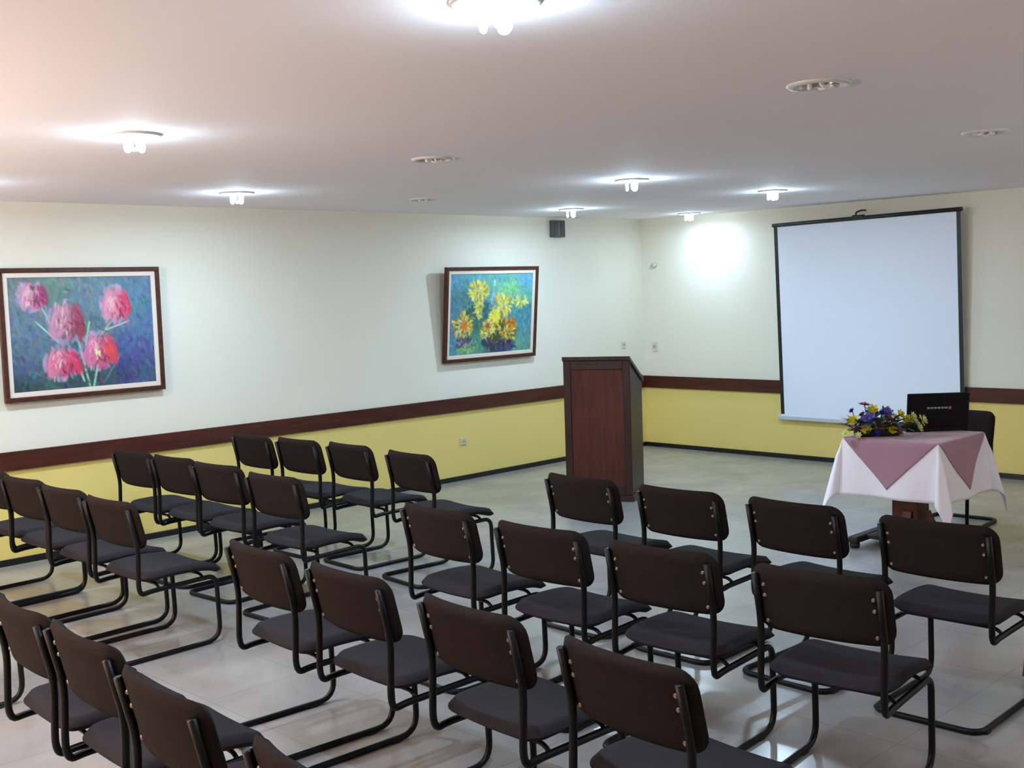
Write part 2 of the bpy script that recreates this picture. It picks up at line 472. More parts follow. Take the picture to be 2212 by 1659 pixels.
# local frame: x = right (rt), -y = front (nf)
pod = thing('lectern', 'tall dark wooden lectern with a framed front panel, standing by the room corner', 'lectern', cen, math.atan2(rt.y, rt.x))
HF, HB = 1.175, .965
def prism(name, prof, x0, x1, mat, parent):
    bm = bmesh.new()
    a = [bm.verts.new((x0, y, z)) for y, z in prof]; b = [bm.verts.new((x1, y, z)) for y, z in prof]
    bm.faces.new(a); bm.faces.new(list(reversed(b)))
    n = len(prof)
    for i in range(n): bm.faces.new([a[i], b[i], b[(i+1) % n], a[(i+1) % n]])
    return finish(name, bm, mat, parent)
sidep = [(-d/2+.001, .05), (d/2, .05), (d/2, HB), (-d/2+.001, HF)]
prism('side_panel', sidep, -w/2+.012, -w/2+.032, m_podd, pod)
prism('side_panel', sidep, w/2-.032, w/2-.012, m_podd, pod)
bm = bmesh.new()
fy0, fy1 = -d/2-.02, -d/2
for lo, hi in (((-w/2, fy0, .05), (-w/2+.062, fy1, HF)), ((w/2-.062, fy0, .05), (w/2, fy1, HF)),
               ((-w/2+.062, fy0, HF-.075), (w/2-.062, fy1, HF)), ((-w/2+.062, fy0, .05), (w/2-.062, fy1, .13))):
    add_box(bm, lo, hi, .004)
finish('front_frame', bm, m_podd, pod)
box('front_panel', (-w/2+.055, fy0+.010, .12), (w/2-.055, fy1-.001, HF-.07), m_pod, pod)
box('plinth', (-w/2-.012, -d/2-.03, 0), (w/2+.012, d/2, .05), m_podd, pod, .004)
prism('lectern_top', [(-d/2-.035, HF+.004), (-d/2-.035, HF+.034), (d/2+.01, HB+.024), (d/2+.01, HB-.006)], -w/2-.004, w/2+.004, m_podd, pod)
box('shelf', (-w/2+.032, -d/2+.0, .60), (w/2-.032, d/2-.02, .62), m_podd, pod)
prism('book_ledge', [(d/2-.02, HB+.030), (d/2+.01, HB+.022), (d/2+.01, HB+.045), (d/2-.02, HB+.055)], -w/2, w/2, m_podd, pod)

# ------------------------------------------------------------------ projector screen
m_canvas = material('screen_canvas', srgb(232, 240, 255), .75, bump=.03, bscale=20, spec=.2)
m_blk = material('screen_black', srgb(20, 22, 24), .5)
m_bar = material('screen_bar', srgb(190, 196, 205), .4)
X0, X1 = 1.772, 3.648
top_l, top_r = Vector((X0, -.13, 2.318)), Vector((X1, -.13, 2.343))
bot_l, bot_r = Vector((X0, -.045, .425)), Vector((X1, -.045, .43))
scr = thing('projector_screen', 'white pull-down projector screen with black edges, leaning against the front wall', 'screen', ((X0+X1)/2, -.09, .40))
ori = Vector(((X0+X1)/2, -.09, .40))
def sp(s, t, out=0):   # s 0..1 across, t 0..1 top to bottom
    p = (top_l*(1-s)+top_r*s)*(1-t)+(bot_l*(1-s)+bot_r*s)*t
    bulge = .006*math.sin(PI*t)
    return p+Vector((0, -out-bulge*0, 0))-ori
def strip(name, s0, s1, t0, t1, mat, th=.003, out=0, n=24):
    bm = bmesh.new(); A = []
    for j in range(n+1):
        t = t0+(t1-t0)*j/n; A.append([[bm.verts.new(sp(s, t, o)) for s in (s0, s1)] for o in (out, out+th)])
    for j in range(n):
        for q in (0, 1): bm.faces.new([A[j][q][0], A[j][q][1], A[j+1][q][1], A[j+1][q][0]])
        for e in (0, 1): bm.faces.new([A[j][0][e], A[j][1][e], A[j+1][1][e], A[j+1][0][e]])
    for j in (0, n): bm.faces.new([A[j][0][0], A[j][0][1], A[j][1][1], A[j][1][0]])
    return finish(name, bm, mat, scr)
strip('canvas', 0, 1, 0, 1, m_canvas)
strip('border', 0, .021, .0, .985, m_blk, .001, .003)
strip('border', .979, 1, .0, .985, m_blk, .001, .003)
tube('top_bar', [sp(-.006, -.004, .002), sp(1.006, -.004, .002)], .019, m_blk, scr, 14)
bm = bmesh.new(); a_, b_ = sp(-.02, 1.0, .002), sp(1.02, 1.0, .002)
add_box(bm, (a_.x, a_.y-.012, a_.z-.028), (b_.x, a_.y+.012, a_.z+.012), .006); finish('bottom_bar', bm, m_bar, scr)
hk = sp(.47, -.004, .002)
bm = bmesh.new(); add_tube(bm, smooth_path([hk+Vector((0, 0, .01)), hk+Vector((0, 0, .055)), hk+Vector((.03, .06, .075)), hk+Vector((.03, .125, .075))], .02), .008, 8)
add_box(bm, tuple(hk+Vector((-.03, -.022, -.015))), tuple(hk+Vector((.08, .022, .03))), .004)
finish('hanging_hook', bm, m_blk, scr)

# ------------------------------------------------------------------ paintings
def paint(wd, ht, base, strokes_fn, seed, nbg=2600):
    rng = np.random.default_rng(seed)
    yy, xx = np.mgrid[0:ht, 0:wd]; u = (xx+.5)/wd; v = (yy+.5)/ht
    img = base(u, v)
    asp = wd/ht
    def stroke(cu, cv, L, Wd, ang, col, al=.85):
        x0 = cu*wd; y0 = cv*ht; l = L*ht; w_ = max(Wd*ht, .7); R = int(max(l, w_)*1.4)+2
        a0, a1 = max(0, int(x0)-R), min(wd, int(x0)+R+1); b0, b1 = max(0, int(y0)-R), min(ht, int(y0)+R+1)
        if a0 >= a1 or b0 >= b1: return
        X = xx[b0:b1, a0:a1]-x0; Y = yy[b0:b1, a0:a1]-y0
        c, s = math.cos(ang), math.sin(ang)
        q = ((X*c+Y*s)/l)**2+((-X*s+Y*c)/w_)**2
        m = np.clip(1.3-q, 0, 1)[..., None]*al
        img[b0:b1, a0:a1] = img[b0:b1, a0:a1]*(1-m)+np.array(col)*m
    b0 = img.copy()
    for _ in range(nbg):
        cu, cv = rng.random(2); c = b0[min(int(cv*ht), ht-1), min(int(cu*wd), wd-1)]
        c = np.clip(c*(1+rng.normal(0, .22))+rng.normal(0, .035, 3), 0.01, 1)
        stroke(cu, cv, .02+.03*rng.random(), .008+.01*rng.random(), rng.normal(1.3, .6), c, .6)
    strokes_fn(stroke, rng)
    return np.clip(img, 0, 1)
def lin(*c): return np.array(srgb(*c)[:3])
def blend(u, v, pts, p=3):
    tot = 0; acc = 0
    for (a, b, c) in pts:
        wgt = 1/(((u-a)**2+(v-b)**2)+.01)**(p/2); acc = acc+wgt[..., None]*lin(*c); tot = tot+wgt
    return acc/tot[..., None]
def big_base(u, v):
    return blend(u, v, [(.05, .05, (104, 124, 124)), (.3, .05, (96, 128, 118)), (.6, .08, (92, 124, 134)), (.9, .1, (84, 120, 150)), (.05, .4, (92, 118, 140)),
        (.1, .75, (72, 92, 124)), (.05, .98, (34, 62, 62)), (.3, .95, (32, 76, 74)), (.55, .93, (36, 66, 66)), (.75, .9, (48, 58, 100)), (.85, .65, (72, 84, 144)), (.95, .4, (72, 108, 150)),
        (.92, .95, (52, 84, 112)), (.5, .4, (78, 116, 118)), (.58, .2, (106, 128, 156)), (.85, .3, (70, 130, 140)), (.2, .6, (84, 110, 130)), (.8, .78, (66, 70, 132))])
def big_strokes(st, rng):
    G = lin(140, 186, 160); DG = lin(36, 92, 70)
    def line(u0, v0, u1, v1, c, w=.008, n=16):
        for k in range(n):
            t = k/(n-1); st(u0+(u1-u0)*t, v0+(v1-v0)*t, .03, w, math.atan2((v1-v0), (u1-u0)*1.28), c*(.85+.3*rng.random()), .8)
    line(.45, .58, .51, .98, G, .011); line(.57, .82, .54, .98, G, .010); line(.41, .68, .47, .92, G*1.1, .010); line(.68, .42, .60, .55, lin(150, 170, 150)); line(.22, .28, .30, .50, G)
    line(.66, .48, .80, .42, lin(190, 170, 170), .008); line(.18, .40, .30, .56, lin(150, 190, 180)); line(.74, .72, .62, .95, lin(70, 120, 110)); line(.50, .60, .53, .42, G)
    for k in range(60):
        st(.3+.4*rng.random(), .45+.5*rng.random(), .03, .012, rng.random()*3, DG*(.6+.8*rng.random()), .6)
    T = [(.17, .16, .085, .13, (206, 150, 178), (150, 40, 100), 0), (.385, .40, .115, .19, (196, 140, 168), (136, 36, 64), 1), (.735, .25, .095, .17, (222, 150, 172), (204, 46, 92), 0),
         (.345, .76, .115, .15, (214, 120, 152), (196, 44, 88), 1), (.60, .67, .115, .17, (208, 116, 158), (196, 60, 78), 1)]
    for (cu, cv, ru, rv, a, b, k) in T:
        a = lin(*a); b = lin(*b); lil = lin(186, 160, 196); pale = lin(232, 196, 190)
        for _ in range(34):   # soft halo petals
            t = rng.random()*2*PI; st(cu-.02+ru*1.0*math.cos(t), cv+rv*.95*math.sin(t), .035, .016, PI/2+rng.normal(0, .5), lil*(.7+.4*rng.random()), .45)
        for k, dark in ((-2, 0), (2, 1), (-1, .25), (1, .7), (0, .35), (-1.5, .1), (1.5, .9)):
            c = a*(1-dark)+b*dark
            for q in range(9):
                st(cu+ru*.38*k+rng.normal(0, .006), cv+rv*(.1-.04*abs(k))+rv*rng.normal(0, .18), rv*.62, ru*.20, PI/2-.16*k+rng.normal(0, .08), c*(.72+.42*rng.random()), .6)
        for _ in range(90):
            t = rng.random()*2*PI; r = math.sqrt(rng.random()); x = r*math.cos(t); y = r*math.sin(t)
            f = np.clip(.45+.8*x+.35*y+rng.normal(0, .35), 0, 1); c = a*(1-f)+b*f
            st(cu+ru*.8*x, cv+rv*.8*y, .030, .009, PI/2-x*.5+rng.normal(0, .3), c*(.65+.6*rng.random()), .7)
        for _ in range(12):
            st(cu-ru*(.1+.6*rng.random()), cv+rv*rng.normal(-.1, .4), .03, .007, PI/2+.2+rng.normal(0, .3), pale*(.8+.2*rng.random()), .65)
        for _ in range(12):
            st(cu+ru*rng.normal(.2, .3), cv+rv*rng.normal(.2, .35), .028, .009, PI/2-.3+rng.normal(0, .3), lin(96, 24, 58) if k else b, .6)
    for _ in range(6): st(.165+.012*rng.normal(), .09+.01*rng.normal(), .012, .009, 1, lin(70, 60, 50), .6)
    for _ in range(7): st(.61+.02*rng.normal(), .82+.008*rng.normal(), .014, .009, .3*rng.normal(), lin(180, 34, 116), .6)
    for _ in range(8): st(.58+.015*rng.normal(), .70+.02*rng.normal(), .02, .010, 1.5, lin(226, 220, 160), .8)
    for _ in range(10): st(.67+.02*rng.normal(), .66+.03*rng.normal(), .03, .014, 1.2, lin(216, 70, 66), .8)
def small_base(u, v):
    return blend(u, v, [(.05, .1, (84, 150, 180)), (.3, .1, (90, 160, 170)), (.6, .08, (84, 164, 176)), (.95, .1, (100, 160, 200)), (.55, .2, (110, 170, 130)), (.7, .18, (130, 190, 130)), (.08, .35, (84, 130, 160)),
        (.15, .3, (50, 110, 90)), (.35, .5, (50, 90, 90)), (.05, .65, (80, 120, 170)), (.05, .9, (70, 130, 170)), (.2, .92, (120, 170, 110)), (.35, .88, (70, 140, 110)), (.5, .95, (50, 70, 90)), (.65, .9, (52, 50, 92)),
        (.85, .9, (96, 156, 130)), (.9, .55, (44, 130, 176)), (.9, .45, (60, 110, 120)), (.95, .3, (90, 180, 150)), (.45, .4, (90, 140, 150)), (.95, .75, (90, 140, 150)), (.3, .65, (40, 90, 50))])
def small_strokes(st, rng):
    for _ in range(120):
        st(rng.random(), .3+.7*rng.random(), .03, .010, PI/2+rng.normal(0, .5), lin(*[(40, 110, 60), (30, 60, 80), (120, 190, 120), (60, 140, 190)][rng.integers(4)])*(.7+.5*rng.random()), .6)
    def fl(cu, cv, r, cols, n=70, sy=1.0):
        for _ in range(n):
            t = rng.random()*2*PI; q = math.sqrt(rng.random())*r
            c = lin(*cols[rng.integers(len(cols))])
            st(cu+q*math.cos(t), cv+q*sy*math.sin(t), .035, .013, t+rng.normal(0, .4), c*(.7+.5*rng.random()), .85)
    Y = (214, 204, 60); YP = (220, 216, 130); O = (206, 140, 30); YD = (150, 140, 20); DK = (70, 74, 24)
    fl(.33, .21, .12, [Y, YP, Y, YD], 110); fl(.33, .42, .055, [YP, Y, (190, 200, 90), YD], 70, 2.4)
    fl(.62, .40, .12, [Y, YP, (206, 180, 90), YD], 120, 1.3); fl(.53, .55, .065, [Y, (230, 220, 60)], 60, 1.3)
    fl(.15, .62, .115, [Y, YP, (214, 170, 60), YD], 120, 1.4); fl(.16, .63, .035, [(216, 130, 60), (200, 110, 40)], 24, 1.4)
    fl(.46, .71, .09, [YP, Y, (210, 190, 120), YD], 90, 1.6); fl(.45, .66, .02, [(170, 80, 30)], 12, 1.6)
    fl(.66, .74, .14, [O, (190, 150, 40), (120, 90, 10), Y, DK], 170, 1.2); fl(.74, .63, .055, [(206, 120, 20), O, (150, 80, 10)], 40)
    fl(.84, .36, .10, [(190, 210, 120), YP, (130, 170, 90)], 60, .7); fl(.70, .20, .12, [(130, 196, 120), (110, 190, 140)], 50, .6)
    fl(.18, .84, .10, [(60, 56, 96), (150, 130, 170), (40, 50, 70)], 70, .6); fl(.64, .92, .16, [(70, 66, 130), (50, 50, 90), (30, 30, 50)], 100, .5)
    fl(.2, .93, .09, [(150, 190, 130), (120, 180, 110), (90, 140, 90)], 50, .6); fl(.47, .86, .08, [(40, 60, 110), (30, 40, 70), (60, 60, 20)], 50, .8)
    fl(.25, .5, .05, [(40, 80, 50), (60, 90, 90)], 30, 2); fl(.43, .45, .04, [(40, 90, 90), (30, 100, 110)], 30, 2.5); fl(.56, .80, .05, [DK, (50, 60, 40)], 30, 1.4)
    for _ in range(8): st(.52, .1+.02*rng.normal(), .02, .012, 0, lin(200, 220, 230), .4)
    for _ in range(14): st(.50+.02*rng.normal(), .27+.05*rng.normal(), .03, .010, 1.4, lin(140, 180, 220), .7)

def art_mat(name):
    m = bpy.data.materials.new(name); m.use_nodes = True; nt = m.node_tree; b = nt.nodes['Principled BSDF']
    a = nt.nodes.new('ShaderNodeVertexColor'); a.layer_name = 'pigment'
    nt.links.new(a.outputs['Color'], b.inputs['Base Color']); b.inputs['Roughness'].default_value = .5
    tc = nt.nodes.new('ShaderNodeTexCoord'); n = nt.nodes.new('ShaderNodeTexNoise'); n.inputs['Scale'].default_value = 70
    bp = nt.nodes.new('ShaderNodeBump'); bp.inputs['Strength'].default_value = .25; bp.inputs['Distance'].default_value = .004
    nt.links.new(tc.outputs['Object'], n.inputs['Vector']); nt.links.new(n.outputs['Fac'], bp.inputs['Height']); nt.links.new(bp.outputs['Normal'], b.inputs['Normal'])
    return m
m_art = art_mat('oil_paint')
m_pframe = wood('picture_frame_wood', srgb(52, 26, 18), srgb(84, 44, 26), axis='Y', rough=.4)
m_liner = material('picture_liner', srgb(226, 212, 200), .6)

def ring(name, w0, h0, w1, h1, y0, y1, mat, parent, bev=.003):
    """rectangular moulding in local x (width) / z (height); y is depth"""
    bm = bmesh.new()
    add_box(bm, (-w0/2, y0, h1/2), (w0/2, y1, h0/2), bev); add_box(bm, (-w0/2, y0, -h0/2), (w0/2, y1, -h1/2), bev)
    add_box(bm, (-w0/2, y0, -h1/2), (-w1/2, y1, h1/2), bev); add_box(bm, (w1/2, y0, -h1/2), (w0/2, y1, h1/2), bev)
    return finish(name, bm, mat, parent)
def picture(name, label, W, Hh, img, loc, tilt, fw=.032, lw=.034):
    t = thing(name, label, 'painting', loc)
    # local x -> world +y ... faces world +x; local -y is the front
    t.rotation_euler = (0, 0, 0)
    M = Matrix.Rotation(PI/2, 4, 'Z') @ Matrix.Rotation(tilt, 4, 'X')
    t.rotation_euler = M.to_euler()
    ring('frame', W, Hh, W-2*fw, Hh-2*fw, -.036, 0, m_pframe, t)
    ring('liner', W-2*fw, Hh-2*fw, W-2*fw-2*lw, Hh-2*fw-2*lw, -.024, -.004, m_liner, t, .002)
    cw, ch = W-2*fw-2*lw, Hh-2*fw-2*lw; hh, ww, _ = img.shape
    bm = bmesh.new(); cl = bm.loops.layers.float_color.new('pigment')
    vs = [[bm.verts.new((-cw/2+cw*i/(ww-1), -.016, ch/2-ch*j/(hh-1))) for i in range(ww)] for j in range(hh)]
    idx = {}
    for j in range(hh):
        for i in range(ww): idx[vs[j][i]] = (j, i)
    for j in range(hh-1):
        for i in range(ww-1):
            f = bm.faces.new([vs[j][i], vs[j+1][i], vs[j+1][i+1], vs[j][i+1]])
            for lp in f.loops:
                a, b = idx[lp.vert]; lp[cl] = (*img[a, b], 1)
    me = bpy.data.meshes.new('canvas'); bm.to_mesh(me); bm.free(); link('canvas', me, m_art, t)
    box('backing', (-W/2+.01, -.010, -Hh/2+.01), (W/2-.01, -.001, Hh/2-.01), m_pframe, t)
    return t
picture('tulip_painting', 'large framed painting of pink tulips on blue-green ground, on the left wall', 1.185, .92,
        paint(176, 136, big_base, big_strokes, 3), (.012, -6.385, 1.584), 0)
picture('daffodil_painting', 'smaller framed painting of yellow flowers, leaning out from the left wall near the lectern', 1.215, .89,
        paint(150, 112, small_base, small_strokes, 5, 1600), (.058, -2.387, 1.567), math.radians(5.5))

# ------------------------------------------------------------------ wall fittings
m_grey = material('vent_grey', srgb(78, 80, 80), .5); m_dk = material('vent_dark', srgb(46, 50, 48), .5)
v = thing('wall_vent', 'small grey two-slot vent box high on the left wall near the corner', 'vent', (0, -1.378, 2.385))
box('housing', (.0, -.093, -.085), (.05, .093, .085), m_grey, v, .006)
for s in (-1, 1): box('grille', (.048, s*.05-.027, -.072), (.055, s*.05+.027, .072), m_dk, v, .002)
m_plate = material('plate_ivory', srgb(205, 203, 190), .4); m_plated = material('plate_slot', srgb(168, 166, 150), .5)
def plate(name, label, cat, loc, face, w=.07, h=.11, mat=None, slots=2):
    t = thing(name, label, cat, loc, 0 if face == 'x' else -PI/2)
    box('cover', (0, -w/2, -h/2), (.009, w/2, h/2), mat or m_plate, t, .003)
    for k in range(slots):
        z = (k-(slots-1)/2)*h*.42
        box('socket' if 'outlet' in name else 'rocker', (.008, -w*.27, z-h*.14), (.012, w*.27, z+h*.14), m_plated, t, .001)
    return t
plate('power_outlet', 'ivory power outlet on the yellow lower part of the left wall', 'outlet', (0, -2.755, .37), 'x', .08, .07, material('plate_yellowed', srgb(200, 194, 150), .5), 1)
plate('light_switch', 'small light switch on the left wall just above the lectern', 'switch', (0, -.35, 1.146), 'x', .07, .075, m_plate, 1)
plate('light_switch', 'faint ivory light switch on the front wall beside the room corner', 'switch', (.16, 0, 1.11), 'y', .07, .11, material('plate_beige', srgb(212, 204, 192), .5), 1)
t = thing('wall_sensor', 'small round sensor high on the front wall beside the room corner', 'sensor', (.172, -.001, 1.999))
bm = bmesh.new(); add_lathe(bm, [(0, .028), (.018, .026), (.030, .014), (.034, 0), (0, 0)], 24)
bmesh.ops.transform(bm, matrix=Matrix.Rotation(PI/2, 4, 'X'), verts=bm.verts); finish('housing', bm, material('sensor_grey', srgb(190, 196, 185), .4), t, True)

# ------------------------------------------------------------------ draped table
TC = Vector((4.525, -2.83, 0)); TA, TB, TZ = .325, .34, .735
m_ped = wood('pedestal_wood', srgb(66, 28, 17), srgb(94, 44, 27), axis='Z', rough=.35)
tab = thing('pedestal_table', 'square pedestal table with dark feet under the white tablecloth', 'table', TC)
box('table_top', (-TA+.01, -TB+.01, TZ-.03), (TA-.01, TB-.01, TZ-.004), m_ped, tab, .003)
bm = bmesh.new(); add_box(bm, (-.115, -.085, .14), (.065, .085, TZ-.031), .006); finish('column', bm, m_ped, tab)
bm = bmesh.new()
for k in range(4):      # curved brackets flaring at the foot of the column
    a = PI/4+k*PI/2+PI/4; dx, dy = math.cos(a), math.sin(a); px, py = -dy, dx
    prof = [(.10, .24), (.115, .20), (.14, .16), (.18, .125), (.23, .10), (.23, .065), (.10, .065)]
    L1 = [bm.verts.new((dx*r-px*.03, dy*r-py*.03, z)) for r, z in prof]; L2 = [bm.verts.new((dx*r+px*.03, dy*r+py*.03, z)) for r, z in prof]
    bm.faces.new(L1); bm.faces.new(list(reversed(L2)))
    for i in range(len(prof)): bm.faces.new([L1[i], L2[i], L2[(i+1) % 7], L1[(i+1) % 7]])
finish('bracket', bm, m_ped, tab)
bm = bmesh.new(); add_box(bm, (-.24, -.20, .045), (.24, .20, .07), .004); finish('base_board', bm, m_glide, tab)
for sx in (-1, 1):
    bm = bmesh.new(); add_box(bm, (sx*.27-.035, -.33, .03), (sx*.27+.035, .33, .075), .012)
    bmesh.ops.transform(bm, matrix=Matrix.Identity(4), verts=bm.verts)
    f = finish('foot_beam', bm, m_glide, tab)
    for sy in (-1, 1):
        bm = bmesh.new(); add_lathe(bm, [(0, 0), (.03, 0), (.034, .01), (.034, .028), (.02, .035), (0, .035)], 20, (sx*.27, sy*.30, 0)); finish('glide', bm, m_glide, f, True)

def drape(u, v, lift=0, seed=0):
    ex = max(abs(u)-TA, 0); ey = max(abs(v)-TB, 0); sx = 1 if u >= 0 else -1; sy = 1 if v >= 0 else -1
    r = math.hypot(ex, ey)
    x = max(-TA, min(TA, u)); y = max(-TB, min(TB, v)); z = TZ+lift
    if r > 0:
        phi = math.atan2(ey, ex)
        rho = (.006+.10*r)*(1+1.8*max(0, math.sin(2*phi))**.8*min(1, r/.12))
        if ex > 0 and ey > 0:
            rho *= 1+.12*math.sin(6*phi)*min(1, r/.2)
        else:
            s = (v if ex > 0 else u)
            rho += .035*r*math.sin(s*15+seed+(1.5 if ex > 0 else 0))
        rho += lift
        sm = 1-math.exp(-r/.012)
        x += sx*math.cos(phi)*rho*sm; y += sy*math.sin(phi)*rho*sm
        z -= r*.975
    return Vector((x, y, z))
def solidify(bm, name, mat, th=.002):
    me = bpy.data.meshes.new(name); bm.to_mesh(me); bm.free(); o = link(name, me, mat, None, True)
    return o
def tightz(n, a, h):  # sample positions with extra density near table edges
    s = sorted(set([round(-h+2*h*i/n, 4) for i in range(n+1)]+[sgn*(a+dd) for sgn in (-1, 1) for dd in (-.004, 0, .004, .010, .018, .03)]))
    return s
m_cloth = material('white_cloth', srgb(243, 240, 250), .8, bump=.06, bscale=200, sheen=.2)
m_mauve = material('mauve_cloth', srgb(156, 118, 134), .75, bump=.06, bscale=200, sheen=.3)
HS = .72
bm = bmesh.new(); us = tightz(70, TA, HS); vs_ = tightz(70, TB, HS)
g = [[bm.verts.new(drape(u, v)) for u in us] for v in vs_]
for j in range(len(vs_)-1):
    for i in range(len(us)-1): bm.faces.new([g[j][i], g[j][i+1], g[j+1][i+1], g[j+1][i]])
cl = solidify(bm, 'tablecloth', m_cloth); cl.location = TC
tag(cl, 'white tablecloth hanging in pointed corners over the small table by the screen', 'tablecloth')
md = cl.modifiers.new('thick', 'SOLIDIFY'); md.thickness = .0015; md.offset = -1
D = .665
bm = bmesh.new(); N = 96
g = [[bm.verts.new(drape(D*(s+t_)/2*1.0, D*(s-t_)/2*1.0, .004)) for s in np.linspace(-1, 1, N)] for t_ in np.linspace(-1, 1, N)]
for j in range(N-1):
    for i in range(N-1): bm.faces.new([g[j][i], g[j][i+1], g[j+1][i+1], g[j+1][i]])
ov = solidify(bm, 'table_overlay', m_mauve); ov.location = TC
tag(ov, 'mauve cloth laid diamondwise over the white tablecloth, points hanging down', 'overlay cloth')
md = ov.modifiers.new('thick', 'SOLIDIFY'); md.thickness = .0015; md.offset = 1
TOPZ = TZ+.0075

# ------------------------------------------------------------------ laptop
m_lap = material('laptop_black', srgb(9, 9, 13), .5, spec=.2); m_logo = material('laptop_logo', srgb(150, 165, 160), .4); m_logor = material('laptop_logo_red', srgb(190, 90, 90), .4)
m_scr = material('laptop_display', srgb(22, 24, 30), .2); m_key = material('laptop_keys', srgb(28, 28, 30), .5)
lap = thing('laptop', 'open black laptop on the draped table, its lid turned to the seats', 'laptop', (4.590, -2.625, TOPZ), math.radians(44))
box('base', (-.205, 0, 0), (.205, .27, .028), m_lap, lap, .005)
bm = bmesh.new()
for r in range(5):
    for c in range(14): add_box(bm, (-.18+c*.026, .05+r*.024, .027), (-.158+c*.026, .07+r*.024, .031))
finish('keyboard', bm, m_key, lap)
box('touchpad', (-.05, .195, .0275), (.05, .255, .0295), m_scr, lap)
lid = box('lid', (-.205, -.009, 0), (.205, .009, .235), m_lap, lap, .006)
lid.location = (0, .004, .026); lid.rotation_euler = (math.radians(8), 0, 0)
box('display', (-.185, .0088, .02), (.185, .0105, .225), m_scr, lid)
bm = bmesh.new()
for k in range(6): add_box(bm, (-.075+k*.0235, -.0105, .130), (-.075+k*.0235+.018, -.0088, .142))
finish('logo_lettering', bm, m_logo, lid)
box('logo_mark', (.068, -.0105, .126), (.086, -.0088, .144), m_logor, lid)

# ------------------------------------------------------------------ flower arrangement
m_leaf = material('leaf_green', srgb(44, 68, 34), .55, noise=.4, nscale=25); m_leafl = material('leaf_pale', srgb(112, 158, 128), .55, noise=.2, nscale=25)
m_yel = material('petal_yellow', srgb(214, 204, 60), .6); m_pale = material('petal_pale_yellow', srgb(214, 214, 140), .6)
m_vio = material('petal_violet', srgb(104, 98, 168), .6); m_dvio = material('petal_deep_violet', srgb(62, 38, 140), .6)
m_red = material('petal_crimson', srgb(150, 40, 74), .6); m_mv = material('petal_mauve', srgb(140, 84, 100), .6); m_oas = material('flower_tray', srgb(24, 26, 26), .6)
FC = Vector((4.365, -3.03, TOPZ))
fa = thing('flower_arrangement', 'low arrangement of yellow, violet and crimson flowers on the draped table', 'flowers', FC, math.radians(38))
bm = bmesh.new(); add_box(bm, (-.14, -.05, 0), (.14, .05, .05), .012); finish('tray', bm, m_oas, fa)
def leaf_mesh(L, Wd, mat, curl=.3):
    bm = bmesh.new(); n = 8; rows = []
    for i in range(n+1):
        t = i/n; w_ = Wd*math.sin(PI*min(1, t*.95+.05))**.8*.5; z = curl*L*(t-t*t*1.3)
        rows.append([bm.verts.new((t*L, -w_, z)), bm.verts.new((t*L, 0, z-.12*w_)), bm.verts.new((t*L, w_, z))])
    for a, b in zip(rows, rows[1:]):
        for k in (0, 1): bm.faces.new([a[k], a[k+1], b[k+1], b[k]])
    me = bpy.data.meshes.new('leaf'); bm.to_mesh(me); bm.free(); me.materials.append(mat)
    for p in me.polygons: p.use_smooth = True
    return me
lm = [leaf_mesh(.15, .035, m_leaf), leaf_mesh(.12, .045, m_leaf), leaf_mesh(.11, .03, m_leafl, .5)]
rnd = random.Random(4)
for k in range(80):
    a = rnd.uniform(0, 2*PI); me = lm[rnd.choice([0, 0, 1, 1, 2])]
    o = kid('leaf', me, fa, (.17*math.cos(a)*rnd.uniform(.3, 1), .05*math.sin(a), rnd.uniform(.03, .09)))
    o.rotation_euler = (0, -rnd.uniform(-.1, .75), a+rnd.uniform(-.5, .5)); s = rnd.uniform(.7, 1.1); o.scale = (s, s, s)
for (x, y, z, r, p, me) in [(.05, 0, .10, .0, -1.35, lm[2]), (.045, 0, .10, .3, -1.2, lm[2]), (-.02, -.02, .12, 2.6, -.9, lm[2]), (-.13, 0, .05, PI, -.25, lm[0]), (-.12, -.02, .07, PI+.3, -.5, lm[0]), (-.12, -.03, .03, PI-.2, -.05, lm[0]), (.13, 0, .04, 0, -.15, lm[0])]:
    o = kid('leaf', me, fa, (x, y, z)); o.rotation_euler = (0, p, r)
def bloom_mesh(r, mat, layers=3, cup=.6, per=7):
    bm = bmesh.new()
    for L in range(layers):
        rr = r*(1-.26*L); tilt = cup*(.35+.35*L)
        for k in range(per):
            a = 2*PI*(k+.5*(L % 2))/per; rows = []
            for i in range(5):
                t = i/4; w_ = rr*.55*math.sin(PI*(.12+.80*t))*.9; d_ = rr*t*math.cos(tilt*t*1.2); h_ = rr*t*math.sin(tilt*t*1.6)+.25*r*L*.2
                c, s = math.cos(a), math.sin(a)
                rows.append([bm.verts.new((c*d_-s*q, s*d_+c*q, h_+(.15*w_ if q else 0))) for q in (-w_*.6, 0, w_*.6)])
            for A, B in zip(rows, rows[1:]):
                for q in (0, 1): bm.faces.new([A[q], A[q+1], B[q+1], B[q]])
    bmesh.ops.create_icosphere(bm, subdivisions=2, radius=r*.28, matrix=Matrix.Translation((0, 0, r*.18)))
    me = bpy.data.meshes.new('bloom'); bm.to_mesh(me); bm.free(); me.materials.append(mat)
    for p in me.polygons: p.use_smooth = True
    return me
B = {k: bloom_mesh(r, m, n, c) for k, (r, m, n, c) in dict(y=(.042, m_yel, 4, 1.1), p=(.038, m_pale, 3, .7), v=(.052, m_vio, 3, .8), d=(.024, m_dvio, 3, .9), r=(.046, m_red, 2, .25), m=(.034, m_mv, 3, .8), w=(.026, m_pale, 2, .5)).items()}
nm = dict(y='yellow_flower', p='pale_yellow_flower', v='violet_flower', d='deep_violet_flower', r='crimson_flower', m='mauve_flower', w='pale_yellow_flower')
